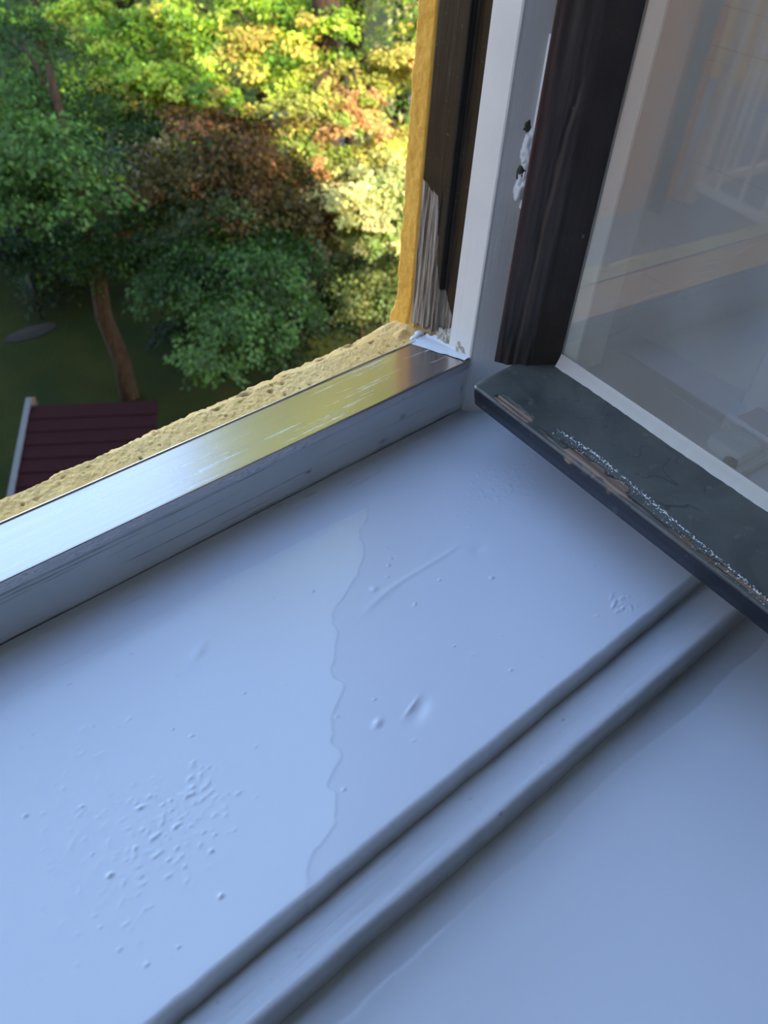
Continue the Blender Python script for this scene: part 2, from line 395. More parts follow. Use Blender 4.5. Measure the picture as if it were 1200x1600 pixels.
def plaster_reveal():
    zs = np.linspace(.030, 1.62, 700); zs = .03 + (zs - .03) ** 1.0
    zs = np.concatenate([np.linspace(.03, .42, 420), np.linspace(.422, 1.62, 160)])
    prof = resample([(.4655, .4600), (.4655, .4850), (.4668, .4868), (.4700, .4875), (.56, .4875)], .0011)
    nu, nv = len(zs), len(prof)
    Z = np.repeat(zs, nv); X = np.tile(prof[:, 0], nu); Y = np.tile(prof[:, 1], nu)
    P = np.stack([X, Y, Z], 1); E = np.stack([0 * Z, 0 * Z, Z], 1)
    e = sstep(.470, .486, Y)
    X = X - (.0005 * fbm(P * (1, 1, .8), 95, 3, 4) + .0004 * fbm(P, 260, 2, 8)) * sstep(.463, .467, Y) + .0022 * sstep(.4680, .4655, Y)
    Y = Y + e * (.0010 * fbm(E, 55, 4, 6) + .0007 * fbm(E, 180, 3, 2))
    low = np.exp(-((Z - .05) / .012) ** 2); X = X - low * .004; Y = Y + e * low * .003
    return mesh_obj('plaster_reveal', np.stack([X, Y, Z], 1), grid_faces(nu, nv), M['ochre'], wall, True, {'dirt': 0 * X})
plaster_reveal()

# ------------------------------------------------------------------ window_1: frame, sill boards, linings
win = tag(empty('window_1', (0, 0, 0)), kind='structure')
def sill_board():
    xs = np.linspace(-.90, XI, 640); xs = np.concatenate([np.linspace(-1.4, -.14, 120)[:-1], np.linspace(-.14, .52, 700), np.linspace(.52, XI, 60)[1:]])
    arc = [(.1452 + .0022 * (1 - math.sin(t)), -.0022 + .0022 * math.sin(t) * 1.0) for t in np.linspace(math.pi / 2, 0, 6)]
    arc = [(.1460 - .0046 * math.sin(t), -.0050 + .0050 * math.cos(t)) for t in np.linspace(0, math.pi / 2, 10)]
    arc = [(a + .0008, b) for a, b in arc]
    prof = [(y, 0.0) for y in np.linspace(.3910, .1475, 300)] + [(a[0] - .0012, a[1]) for a in arc] + [(.1404, -.0100), (.1398, -.0165), (.1398, -.03)]
    prof = np.array(prof); nu, nv = len(xs), len(prof)
    X = np.repeat(xs, nv); Y = np.tile(prof[:, 0], nu); Z = np.tile(prof[:, 1], nu); P = np.stack([X, Y, Z], 1)
    E = np.stack([X, 0 * X, 0 * X], 1)
    ee = sstep(.155, .145, Y)
    Y = Y + ee * (.0007 * fbm(E, 14, 3, 5) + .0003 * fbm(E, 90, 2, 6))
    top = (Z > -.0052).astype(float)
    # slow waves of the paint film and the cove against the frame
    Z = Z + top * (.00022 * fbm(P * (.6, 1, 1), 18, 3, 2))
    Z = Z + .0045 * np.clip((Y - .378) / .013, 0, 1) ** 2.2
    # grit and runs under the paint
    def blob(cx, cy, rx, ry, ang=0):
        c, s_ = math.cos(ang), math.sin(ang); dx, dy = X - cx, Y - cy
        return np.exp(-(((dx * c + dy * s_) / rx) ** 2 + ((-dx * s_ + dy * c) / ry) ** 2))
    ZG = np.zeros((nu, nv)); yv = prof[:, 0]; rg = np.random.default_rng(23)
    for cx, cy, sx, sy, n, hm in ((.080, .224, .017, .016, 150, 1.0), (.040, .212, .022, .016, 90, .8), (.030, .245, .022, .018, 60, .7), (.055, .290, .016, .010, 35, .7), (.425, .300, .026, .012, 130, .75), (.402, .158, .008, .006, 70, .9), (.30, .25, .09, .07, 40, .5)):
        for k in range(n):
            px_, py_ = rg.normal(cx, sx), rg.normal(cy, sy)
            rr = rg.uniform(.00045, .0010); el = rg.uniform(1.0, 2.6); an = rg.normal(.35, .25); hh = hm * rg.uniform(.25, 1) * rr * .75
            ix = np.where(np.abs(xs - px_) < 3.2 * rr * el)[0]; iy = np.where(np.abs(yv - py_) < 3.2 * rr * el)[0]
            if len(ix) < 2 or len(iy) < 2 or py_ < .150: continue
            dx = xs[ix][:, None] - px_; dy = yv[iy][None, :] - py_; c_, s_ = math.cos(an), math.sin(an)
            ZG[np.ix_(ix, iy)] += hh * np.exp(-(((dx * c_ + dy * s_) / (rr * el)) ** 2 + ((-dx * s_ + dy * c_) / rr) ** 2))
    Z = Z + top * ZG.ravel()
    r2 = np.random.default_rng(11)
    for cx, cy, rr, hh in [(.0103, .2754, .0013, .0011), (.0688, .1707, .0014, .0011), (.0301, .2166, .0016, .0012), (.107, .261, .001, .0008), (.0778, .194, .0012, .001), (.3430, .236, .0016, .0010),
                           (.2691, .2813, .0028, .0010), (.284, .284, .0010, .0008), (.292, .292, .0013, .0010), (.298, .296, .001, .0009)] + \
                          [(r2.uniform(0, .42), r2.uniform(.16, .34), r2.uniform(.0006, .0012), r2.uniform(.0004, .0010)) for _ in range(55)]:
        Z = Z + hh * blob(cx, cy, rr, rr * .8)
    for cx, cy, rx, ry, an, hh in ((.1427, .311, .0085, .0035, .5, .0009), (.226, .1875, .0085, .0042, .35, -.0012), (.1997, .1971, .0035, .0022, .3, .0011), (.224, .1925, .0075, .0012, .3, .0007), (.356, .262, .006, .005, 0, -.0007)):
        Z = Z + hh * blob(cx, cy, rx, ry, an)
    # raised run of paint
    tt = np.clip((X - .245) / (.348 - .245), 0, 1); yc = .268 + .010 * tt + .003 * np.sin(tt * 5)
    Z = Z + .00045 * np.exp(-((Y - yc) / (.0016 + .0012 * (1 - tt))) ** 2) * sstep(.243, .26, X) * (1 - sstep(.335, .352, X))
    # the fresh coat: left of a ragged edge and short of the frame
    jag = .006 * fbm(P, 45, 4, 41) + .009 * np.clip(vnoise(P * (.35, 1.4, 1), 60, 44), -1, 1)
    edge_x = np.interp(Y, [.14, .1526, .1634, .224, .2814, .2977, .3525, .40], [.100, .1115, .1376, .1883, .2315, .2679, .3234, .34])
    g1 = sstep(-.0008, .0008, edge_x - X + jag)
    g2 = sstep(-.0004, .0006, .3555 - .010 * np.clip((X - .10) / .2, 0, 1) * .5 - Y + .0012 * fbm(P * (.5, 1, 1), 70, 3, 47) + .004 * np.clip(vnoise(P * (.5, 1, 1), 30, 48) - .3, 0, 1) * sstep(.14, .08, X))
    gloss = g1 * g2
    Z = Z + gloss * .00022
    dirt_shade = sstep(.3825, .3905, Y) * .32 + np.clip(fbm(P * (.10, 1.0, 1), 150, 3, 51) - .75, 0, 1) * 1.5 * sstep(.370, .384, Y)  # junction: grime plus contact shade painted in; then streaks of dirt
    dirt_shade = np.maximum(dirt_shade, sstep(-.002, -.015, Z) * .46)  # riser darkened: grime with the step's shade in the colour
    return mesh_obj('sill_board', np.stack([X, Y, Z], 1), grid_faces(nu, nv), M['sill'], win, True, {'gloss': gloss, 'dirt': np.clip(dirt_shade, 0, .8)})
sill_board()
def step_strip(name, ytop_l, ytop_r, y_in, z_top, z_bot, rnd, seed, lipdirt=.0):
    """painted rebate strip: a tread with a softly rounded front edge and a riser"""
    xs = np.concatenate([np.linspace(-1.4, -.14, 60)[:-1], np.linspace(-.14, .52, 600), np.linspace(.52, XI, 50)[1:]])
    prof = [(t, 0.0) for t in np.linspace(1, .16, 40)] + [(.16 * (1 - math.sin(a)) , -rnd * (1 - math.cos(a))) for a in np.linspace(0, math.pi / 2, 8)[1:]]
    n_t = len(prof); prof += [(-.02, q) for q in np.linspace(-rnd, (z_bot - z_top), 8)[1:]]
    prof = np.array(prof); nu, nv = len(xs), len(prof)
    X = np.repeat(xs, nv); T = np.tile(prof[:, 0], nu); Z = np.tile(prof[:, 1], nu) + z_top
    yt = ytop_l + (ytop_r - ytop_l) * np.clip((X - .03) / .45, -2, 1.3)
    Y = yt + T * (y_in - yt)
    P = np.stack([X, Y, Z], 1); E = np.stack([X, 0 * X, 0 * X], 1)
    e = sstep(.25, .0, T)
    Y = Y + e * (.0006 * fbm(E, 16, 3, seed) + .0003 * fbm(E, 90, 2, seed + 5))
    Z = Z + (.00035 * fbm(P * (.25, 1, 1), 55, 3, seed + 9) + .00010 * fbm(P * (.05, 1, 1), 420, 3, seed + 12)) * sstep(-.02, .05, T) + .0004 * np.clip(fbm(P, 260, 3, seed + 3) - .9, 0, 1)
    dirt_shade = sstep(.74, .98, T) * .40 + sstep(.10, -.01, T) * .50 + np.clip(fbm(P * (.5, 1, 1), 230, 3, seed + 7) - 1.0, 0, 1) * 1.2  # back of tread and riser: grime plus painted corner shade; then specks
    return mesh_obj(name, np.stack([X, Y, Z], 1), grid_faces(nu, nv), M['sill'], win, True, {'gloss': 0 * X + .9, 'dirt': np.clip(dirt_shade, 0, .6)})
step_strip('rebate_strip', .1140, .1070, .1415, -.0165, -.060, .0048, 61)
def inner_board():
    xs = np.concatenate([np.linspace(-1.4, -.1, 40)[:-1], np.linspace(-.1, .52, 420), np.linspace(.52, XI, 30)[1:]])
    prof = np.array([(y, -.043) for y in np.linspace(.1150, -.15, 260)] + [(-.152, -.045), (-.153, -.049), (-.153, -.075), (-.14, -.078)])
    nu, nv = len(xs), len(prof); X = np.repeat(xs, nv); Y = np.tile(prof[:, 0], nu); Z = np.tile(prof[:, 1], nu); P = np.stack([X, Y, Z], 1)
    Z = Z + .00018 * fbm(P, 25, 3, 71) + .0004 * np.clip(vnoise(P, 120, 77) - .75, 0, 1)
    # an older, greyer band of paint left along the foot of the step
    E = np.stack([X, 0 * X, 0 * X], 1)
    wd = .0935 + .002 * fbm(E, 22, 4, 73) - .003 * sstep(.33, .42, X) - .0075 * np.clip((X - .03) / .45, 0, 1)
    band = sstep(-.0006, .0006, Y - wd) * (.10 + .22 * sstep(.33, .45, X))
    Z = Z - .0003 * (band > .05)
    return mesh_obj('inner_board', np.stack([X, Y, Z], 1), grid_faces(nu, nv), M['sill'], win, True, {'gloss': 0 * X + 1.0, 'dirt': np.clip(band * .8, 0, .7)})
inner_board()
def frame_rail():
    xs = np.concatenate([np.linspace(-1.38, -.12, 100)[:-1], np.linspace(-.12, XR, 620)])
    prof = resample([(.3935, -.005), (.3922, .004), (.3915, .012), (.3908, .034), (.3906, .0515), (.4400, .0490), (.4400, -.02)], .0006)
    nu, nv = len(xs), len(prof); X = np.repeat(xs, nv); Y = np.tile(prof[:, 0], nu); Z = np.tile(prof[:, 1], nu); P = np.stack([X, Y, Z], 1)
    k = (Y < .396)
    Y = Y + np.where(k, .0005 * fbm(P * (.2, 1, 1), 60, 3, 81), 0) - np.where(k, .0006 * np.clip(vnoise(P * (.05, 1, 1), 160, 83) - .35, 0, 1), 0)
    E = np.stack([X, 0 * X, 0 * X], 1); dirt_shade = 0 * X
    for z0, xa, xb, wd, st in ((.0490, -.2, .46, .0016, .55), (.0455, -.1, .27, .0006, .75), (.0425, .02, .16, .0005, .8), (.0390, -.05, .12, .0004, .6), (.0345, .12, .24, .0004, .5), (.0215, .13, .305, .0005, .8), (.0120, .20, .27, .0004, .5), (.0040, -.1, .10, .0008, .9), (.0070, .22, .40, .0005, .5), (.0300, .30, .36, .0004, .4)):
        zz = z0 + .0009 * fbm(E, 18, 3, int(z0 * 9000)) ; dirt_shade = np.maximum(dirt_shade, st * np.exp(-((Z - zz) / wd) ** 2) * sstep(xa, xa + .02, X) * sstep(xb, xb - .02, X) * np.clip(.75 + .6 * fbm(E, 70, 2, int(z0 * 7000)), 0, 1))
    for cx, cz, rx, rz_, st in ((.2945, .0205, .0025, .0014, .9), (.392, .030, .003, .0025, .5), (.372, .0130, .004, .0022, .5), (.458, .050, .0035, .002, .8), (.4615, .028, .0012, .006, .6)):
        dirt_shade = np.maximum(dirt_shade, st * np.exp(-((X - cx) / rx) ** 2 - ((Z - cz) / rz_) ** 2))
    return mesh_obj('frame_rail', np.stack([X, Y, Z], 1), grid_faces(nu, nv), M['white'], win, True, {'dirt': np.clip(dirt_shade * (Y < .396), 0, 1)})
frame_rail()
def frame_jamb():
    jb = MB()
    poly = [(XR, .4155), (XR, .3912), (XR + .0006, .3898), (XR + .0022, .3890), (.5000, .3664), (.5040, .3660), (.5080, .3700), (.5080, .3893), (.715, .3893), (.715, .4155)]
    jb.prism([(p[0], p[1]) for p in poly], -.02, HEAD, 2)
    return jb.build('frame_jamb', M['whitez'], win)
frame_jamb()
MB().box(XI, XI + .012, .02, .3893, -.06, HEAD).build('side_lining', M['whitey'], win)
MB().box(-1.43, -1.40, .02, .44, -.06, HEAD).build('side_lining', M['whitey'], win)
MB().box(-1.43, XI + .012, .02, .478, HEAD, HEAD + .03).build('head_board', M['whitey'], win)
MB().box(-1.40, -1.35, .389, .44, -.02, HEAD).build('frame_jamb', M['whitez'], win)
MB().box(-1.35, .70, .389, .44, HEAD - .06, HEAD).build('frame_head', M['whitez'], win)
# the inner frame's post behind the open sash
MB().box(.688, XI, .165, .2415, -.006, HEAD, .003).build('inner_jamb', M['whitey'], win)

# ------------------------------------------------------------------ aluminium strip on the frame rail
def alu_strip():
    root = tag(empty('metal_strip', (0, .392, .05)), 'shiny brushed aluminium strip capping the outer frame rail, reflecting trees and sky', 'metal strip')
    prof = np.array([(.3893, .0490), (.3891, .0560), (.3894, .0572), (.3901, .0576), (.3915, .0576), (.4395, .0550), (.4401, .0554), (.4405, .0560), (.4412, .0558), (.4410, .0542), (.4395, .0536), (.3915, .0562), (.3903, .0550), (.3903, .0490)])
    prof = np.array([(p[0], p[1]) for p in prof])
    xs = np.linspace(-1.38, .4648, 160)
    nu, nv = len(xs), len(prof)
    X = np.repeat(xs, nv); Y = np.tile(prof[:, 0], nu); Z = np.tile(prof[:, 1], nu)
    X = np.where(X > .448, .448 + (X - .448) * (1 - .75 * (Y - .389) / .053), X)
    v = np.stack([X, Y, Z], 1) - np.array([0, .392, .05])
    o = mesh_obj('strip_profile', v, grid_faces(nu, nv, True), M['alu'], root, False)
    return root
alu_strip()
def lumpy(name, c, r, mat, seed, parent, amp=.25, sc=120, n=26):
    th, ph = np.meshgrid(np.linspace(0, math.pi, n), np.linspace(0, 2 * math.pi, n * 2, endpoint=False), indexing='ij')
    d = np.stack([np.sin(th) * np.cos(ph), np.sin(th) * np.sin(ph), np.cos(th)], -1).reshape(-1, 3)
    k = 1 + amp * fbm(d * np.array(r) + np.array(c), sc, 4, seed)
    v = np.array(c) + d * np.array(r) * k[:, None]
    return mesh_obj(name, v, grid_faces(n, n * 2, True), M[mat] if isinstance(mat, str) else mat, parent, True)
def caulk():
    # bead of caulk closing the end of the strip, smeared up onto the jamb
    n = 120; t = np.linspace(0, 1, n)
    y = .3905 + t * .052; z0 = .0572 - .0035 * t + .0006
    x = .4625 - .0125 * t + .0006 * fbm(np.stack([t, 0 * t, 0 * t], 1), 6, 2, 3)
    wd = .0038 + .0010 * fbm(np.stack([t, 0 * t, 0 * t], 1), 5, 2, 5) + .003 * t
    pts = []; m = 14
    for k in range(n):
        for a in np.linspace(0, 1, m):
            xx = x[k] - wd[k] * (1 - a) + a * (.4690 - x[k] + .0004)
            hh = .0010 * math.sin(math.pi * min(a * 1.3, 1)) + .012 * max(0, a - .72) ** 1.2 * 3 * (0.55 + .45 * t[k])
            pts.append((xx, y[k], z0[k] + hh + .0003))
    P = np.array(pts); P[:, 2] += .0004 + .00012 * fbm(P, 260, 2, 15)
    mesh_obj('caulk_bead', P, grid_faces(n, m), M['caulk'], win, True)
    for i, (c, r, mt, sd) in enumerate((((.4530, .4445, .0550), (.0050, .0032, .0026), 'caulk', 4), ((.4585, .4470, .0560), (.0040, .0030, .0022), 'caulk', 9))):
        lumpy('caulk_blob', c, r, mt, sd, win)
    # crumbling filler under the rotten post and on the jamb's foot
    lumpy('filler_patch', (.4690, .4240, .0585), (.0040, .0120, .0095), 'filler', 21, win, .34, 260, 60)
    lumpy('filler_patch', (.4690, .4400, .0570), (.0050, .0095, .0060), 'rusty', 27, win, .34, 240, 56)
    lumpy('filler_patch', (.4675, .4040, .0600), (.0026, .0130, .0090), 'filler', 29, win, .30, 220, 56)
caulk()

# ------------------------------------------------------------------ rotten wooden post outside the jamb
def post():
    root = tag(empty('wooden_post', (.466, .44, .058)), 'dark brown peeling wooden post with a bare rotted foot, between ochre plaster and white jamb', 'post')
    prof = resample([(.4735, .4168), (.4700, .4172), (.4700, .4322), (.4645, .4335), (.4640, .4350), (.4640, .4630), (.4650, .4648), (.4735, .4655)], .0006)
    zs = np.concatenate([np.linspace(.0600, .34, 440), np.linspace(.345, HEAD - .02, 60)])
    nu, nv = len(zs), len(prof); Z = np.repeat(zs, nv); X = np.tile(prof[:, 0], nu); Y = np.tile(prof[:, 1], nu)
    P = np.stack([X, Y, Z], 1); Ecol = np.stack([0 * Y, Y, 0 * Z], 1)
    lim = np.interp(Y, [.415, .4275, .434, .439, .4435, .4455, .457, .466], [.070, .092, .105, .125, .165, .181, .1845, .186])
    lim = lim + .003 * fbm(P * (1, 1, .3), 120, 3, 5) + .004 * np.sign(vnoise(P, 160, 9)) * 0
    bare = sstep(.0012, -.0012, Z - lim) * (Y > .4165)
    strand = fbm(P * (1, 1, .045), 420, 3, 13)
    X = X + bare * (.0008 + .0010 * strand)                    # rotten fibres stand behind the paint
    X = X - (1 - bare) * .0002 * fbm(P * (1, 1, .1), 150, 3, 14)
    grv = (np.abs(Y - .4405) < .0005) * sstep(.19, .17, Z); X = X + grv * .002   # a split along the grain
    foot = sstep(.085, .060, Z); Z = Z + foot * .0022 * fbm(Ecol, 330, 3, 17) + foot * np.interp(Y, [.416, .44, .466], [.007, .003, -.003])
    v = np.stack([X, Y, Z], 1) - np.array([.466, .44, .058])
    mesh_obj('post_body', v, grid_faces(nu, nv), M['post'], root, True, {'bare': bare})
post()

# ------------------------------------------------------------------ the open casement
HX, HY = .4234, .3492
rz = math.atan2(-.9965, -.0837)
sash = tag(empty('casement_window', (HX, HY, .055), rz), 'open inward-swung casement with worn dark green weather bar, dark stile and dusty pane', 'window sash')
LEN = .62
def weather_bar():
    front = [(.0030, .0000), (.0008, .0080), (.0000, .0150)]
    ar = [(.0018 * (1 - math.cos(a)), .0165 + .0018 * math.sin(a)) for a in np.linspace(0, math.pi / 2, 6)]
    prof = resample([(.0700, .0), (.0300, .0)], .004).tolist() + resample([(.030, 0), (.003, 0)], .002).tolist() + resample(front + [ar[0]], .0010).tolist() + ar + resample([ar[-1], (.0200, .0200), (.0705, .0250)], .0009).tolist()
    prof = np.array(prof)
    us = np.concatenate([np.linspace(0, .34, 620), np.linspace(.341, LEN, 160)])
    # rounded left end
    nu, nv = len(us), len(prof); U = np.repeat(us, nv); V = np.tile(prof[:, 0], nu); Z = np.tile(prof[:, 1], nu)
    E = np.stack([U, 0 * U, 0 * U], 1); P = np.stack([U, V, Z], 1)
    endr = np.clip(1 - U / .006, 0, 1) ** 2; V = V + endr * .0035 * sstep(.03, .0, V); 
    Z = Z - endr * .0015 * (Z > .01)
    # where the arris has lost its paint and splintered
    seg = np.maximum.reduce([sstep(.021, .027, U) * sstep(.064, .056, U), .95 * sstep(.093, .104, U) * sstep(.164, .150, U), .75 * sstep(.190, .200, U) * sstep(.222, .212, U), .55 * sstep(.21, .23, U), .22 * sstep(.06, .075, U)])
    prof_d = np.where(Z > .0125, V, -(0.0168 - Z))              # signed distance over the arris
    wdt = seg * (.0052 + .0034 * fbm(E, 70, 4, 31)) 
    ctr = .0035 + .0065 * sstep(.03, .055, U) * sstep(.075, .058, U) * 0 + .003 * seg
    dd = np.abs(prof_d - ctr + .0030 * fbm(P * (.16, 1.3, 1), 170, 4, 33))
    bare = sstep(.0010, -.0010, dd - wdt) * (seg > .12)
    bare = bare * (V < .024)
    st = fbm(P * (.05, 1, 1), 500, 3, 35)
    dep = bare * (.0004 + .0009 * st)
    Z = Z - dep * (Z > .013); V = V + dep * .6 * sstep(.008, .0, V)
    # alligatored paint near the front
    Z = Z + .00025 * fbm(P * (.4, 1, 1), 70, 4, 37) * (Z > .012) * (1 - bare)
    crk = np.abs(vnoise(P * (.55, 1.3, 1), 75, 39)) ; crack = sstep(.022, .006, crk) * sstep(-.1, .35, vnoise(P, 22, 43)) * (Z > .013) * (1 - bare)
    ring = sstep(.0016, .0004, np.abs(dd - wdt)) * (seg > .12) * (V < .024) * .8 * (prof_d > ctr)
    crack = np.maximum(crack * .55, ring)
    Z = Z - crack * .0003 * (Z > .012)
    v = np.stack([U, V, Z], 1)
    f = grid_faces(nu, nv)
    cap0 = np.arange(nv); 
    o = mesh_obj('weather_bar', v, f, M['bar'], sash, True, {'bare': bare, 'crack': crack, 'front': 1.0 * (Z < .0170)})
    # closed ends
    for nm, uu in (('end', 0), ('end', nu - 1)):
        pass
    e = mesh_obj('end_grain', v[:nv] + np.array([.00005, 0, 0]), [tuple(range(nv))], M['bar'], o, False, {'bare': np.zeros(nv), 'crack': np.zeros(nv), 'front': np.ones(nv)})
    # tiny raised white flecks along the bar
    r3 = np.random.default_rng(5); mb = MB()
    for k in range(620):
        t = r3.random(); uu = .080 + .20 * t
        main = r3.random() < .62
        vv = np.interp(uu, [.08, .1156, .1627, .2215, .28], [.0150, .0182, .0150, .0100, .0060]) + (r3.normal(0, .0007) if main else r3.uniform(-.007, .0015))
        if vv < .001: continue
        q = .00017 + .00030 * r3.random() ** 2.5 * (1.2 if main else .8)
        zz = np.interp(vv, [0, .0018, .02, .0705], [.0165, .0183, .0200, .0250]) + .0001
        l = q * r3.uniform(1, 2.6)
        mb.add([(uu - l, vv, zz), (uu, vv - q, zz), (uu + l, vv + q * .2, zz), (uu, vv + q, zz), (uu, vv, zz + q * .9)], [(0, 1, 4), (1, 2, 4), (2, 3, 4), (3, 0, 4)])
    fl = mb.build('paint_flecks', M['fleck'], o); fl['kind'] = 'stuff'; fl['label'] = 'sprinkle of white paint flecks along the bar'
    return o
weather_bar()
def stile(u_sign=1, u_off=0.0, name='stile'):
    poly = [(-.0138, .1080), (-.0138, .0360), (-.0132, .0352), (.0100, .0518), (.0110, .0530), (.0228, .0702), (.0235, .0718), (.0235, .1080)]
    pr = resample(poly, .0014)
    pr = pr[:]
    zs = np.concatenate([np.linspace(.0190, .32, 330), np.linspace(.325, 1.50, 60)])
    nu, nv = len(zs), len(pr); Z = np.repeat(zs, nv); U = np.tile(pr[:, 0], nu); V = np.tile(pr[:, 1], nu)
    P = np.stack([U, V, Z], 1)
    face = sstep(.034, .036, V) * sstep(.0545, .0515, V) * (U > -.0137)
    low = sstep(.075, .030, Z)
    bare = face * np.clip(.25 * sstep(.12, .06, Z) + low, 0, 1) * np.clip(.6 + fbm(P, 60, 3, 3), 0, 1)
    d = face * (.00045 * fbm(P * (1, 1, .06), 300, 3, 5) * (1 + 1.6 * low) + .00015 * fbm(P, 60, 3, 6))
    # the long drying crack
    cu = np.interp(Z, [.02, .14, .20, .24], [-.0010, .0010, .0030, .0070]); crk = np.exp(-((U - cu) / .0006) ** 2) * sstep(.245, .22, Z) * face
    d = d - crk * .0016 + .0007 * face * sstep(0, .0015, U - cu) * sstep(.24, .2, Z)
    nx, ny = .58, -.81
    U2 = U + d * nx; V2 = V + d * ny
    red = np.exp(-((U + .0125) / .0042) ** 2) * (V < .055) * np.clip(.75 + .5 * vnoise(P * (1, 1, .3), 40, 8), 0, 1)
    v = np.stack([u_off + u_sign * U2, V2, Z], 1); f = grid_faces(nu, nv)
    if u_sign < 0: f = f[:, ::-1]
    return mesh_obj(name, v, f, M['stile'], sash, True, {'bare': bare, 'red': red})
stile()
stile(-1, LEN - .012, 'stile')
MB().box(.0, LEN - .012, .040, .100, 1.44, 1.50, .002).build('top_rail', M['stile'], sash)
MB().box(.0205, LEN - .030, .0716, .0734, .0225, 1.45).build('glass_pane', M['glass'], sash)
# sloped putty bead in front of the pane
us_ = np.linspace(.0236, LEN - .034, 300); pf = np.array([(.0668, .0242), (.0676, .0252), (.0700, .0305), (.0712, .0345), (.07165, .0350), (.07165, .0240)])
Up = np.repeat(us_, len(pf)); Vp = np.tile(pf[:, 0], len(us_)); Zp = np.tile(pf[:, 1], len(us_)); Pp = np.stack([Up, Vp, Zp], 1)
Vp = Vp + (Vp < .0705) * (.0006 * fbm(Pp * (1, .1, .1), 70, 3, 4) + .0004 * fbm(Pp, 220, 2, 6))
pb = mesh_obj('putty_bead', np.stack([Up, Vp, Zp], 1), grid_faces(len(us_), len(pf)), M['putty'], sash, True); pb['label'] = 'pale grey putty bead along the foot of the pane'
# white inside of the casement, seen through the pane
def inner_rail():
    poly = [(.0742, -.010), (.0742, .0242), (.0750, .0250), (.0782, .0262), (.0788, .0262), (.0792, .0258), (.0796, .0240), (.0796, -.010)]
    MB().prism(poly, .0240, LEN - .034, 0).build('inner_bottom_rail', M['inwhite'], sash)
    po = [(.0232, .0742), (.0242, .0742), (.0345, .0768), (.0355, .0780), (.0355, .1090), (.0232, .1090)]
    MB().prism(po, .0200, 1.46, 2).build('inner_stile_bead', M['inwhite'], sash)
    MB().box(.005, LEN - .02, .0300, .0705, -.0095 + .0095, .0004).build('drip_groove_board', M['bar'], sash)
inner_rail()
# hinge between sash and jamb: a leaf on the jamb, a painted knuckle, an arm to the stile
hx = .4862
hgr = MB().prism([(hx - .0040, .3790), (hx - .0050, .3758), (.5000, .3640), (.5020, .3670)], .190, .306, 2).build('hinge_leaf', M['metal'], win); hgr['label'] = 'white painted hinge leaf on the jamb'
lumpy('hinge_knuckle', (hx - .0030, .3800, .2330), (.0062, .0055, .0150), 'metal', 3, hgr, .26, 190, 34)
lumpy('hinge_knuckle', (hx - .0034, .3802, .2060), (.0060, .0052, .0120), 'metal', 7, hgr, .26, 190, 30)
lumpy('rust_crust', (hx - .0052, .3820, .2475), (.0040, .0030, .0055), 'dirty', 8, hgr, .35, 230, 24)
lumpy('rust_crust', (hx - .0056, .3818, .2170), (.0036, .0032, .0060), 'dirty', 5, hgr, .35, 230, 24)
MB().box(-.045, -.012, .0660, .0690, .140, .196, .0006).build('hinge_arm', M['metal'], sash)

# ------------------------------------------------------------------ painted-over catch at the foot of the inner frame, behind the pane
ct = tag(empty('window_catch', (.605, .205, 0), math.radians(-6)), 'painted over metal catch with a slotted screw, at the sill behind the dusty pane', 'window catch')
MB().box(-.026, .030, -.024, .020, 0.0, .009, .0015).build('base_plate', M['inwhite'], ct)
kb = MB().box(-.013, .022, -.017, .017, .007, .021, .0035).build('keeper_block', M['metal'], ct, True)
lumpy('paint_blister', (.010, .006, .0200), (.0065, .0055, .0022), 'metal', 6, kb, .3, 200, 22)
lumpy('paint_blister', (-.004, -.006, .0200), (.0080, .0045, .0016), 'metal', 9, kb, .35, 240, 22)
sc = MB(); sc.tube([(-.0165, -.0125, .0090), (-.0165, -.0125, .0145), (-.0165, -.0125, .0152)], [.0062, .0060, .0050], 18); s_o = sc.build('slotted_screw', M['dirty'], ct, True)
MB().box(-.0205, -.0125, -.0132, -.0118, .0150, .0156).build('screw_slot', M['iron'], s_o)
MB().box(.028, .036, -.030, .030, 0, .017, .002).build('raised_rim', M['metal'], ct)
rp = tag(MB().box(.036, .075, -.028, .026, .0, .0125, .002).build('worn_pad', M['rusty'], ct)); rp['label'] = 'rusty worn patch of bare paint'

# ------------------------------------------------------------------ the yard
tag(MB().box(-60, 70, .4875, 90, -9.3, -9.0).build('lawn', M['lawn']), kind='structure')
tag(MB().add([(9, 20, -8.985), (30, 15, -8.985), (32, 19, -8.985), (10, 25, -8.985)], [(0, 1, 2, 3)]).build('path', M['concrete']), kind='structure')

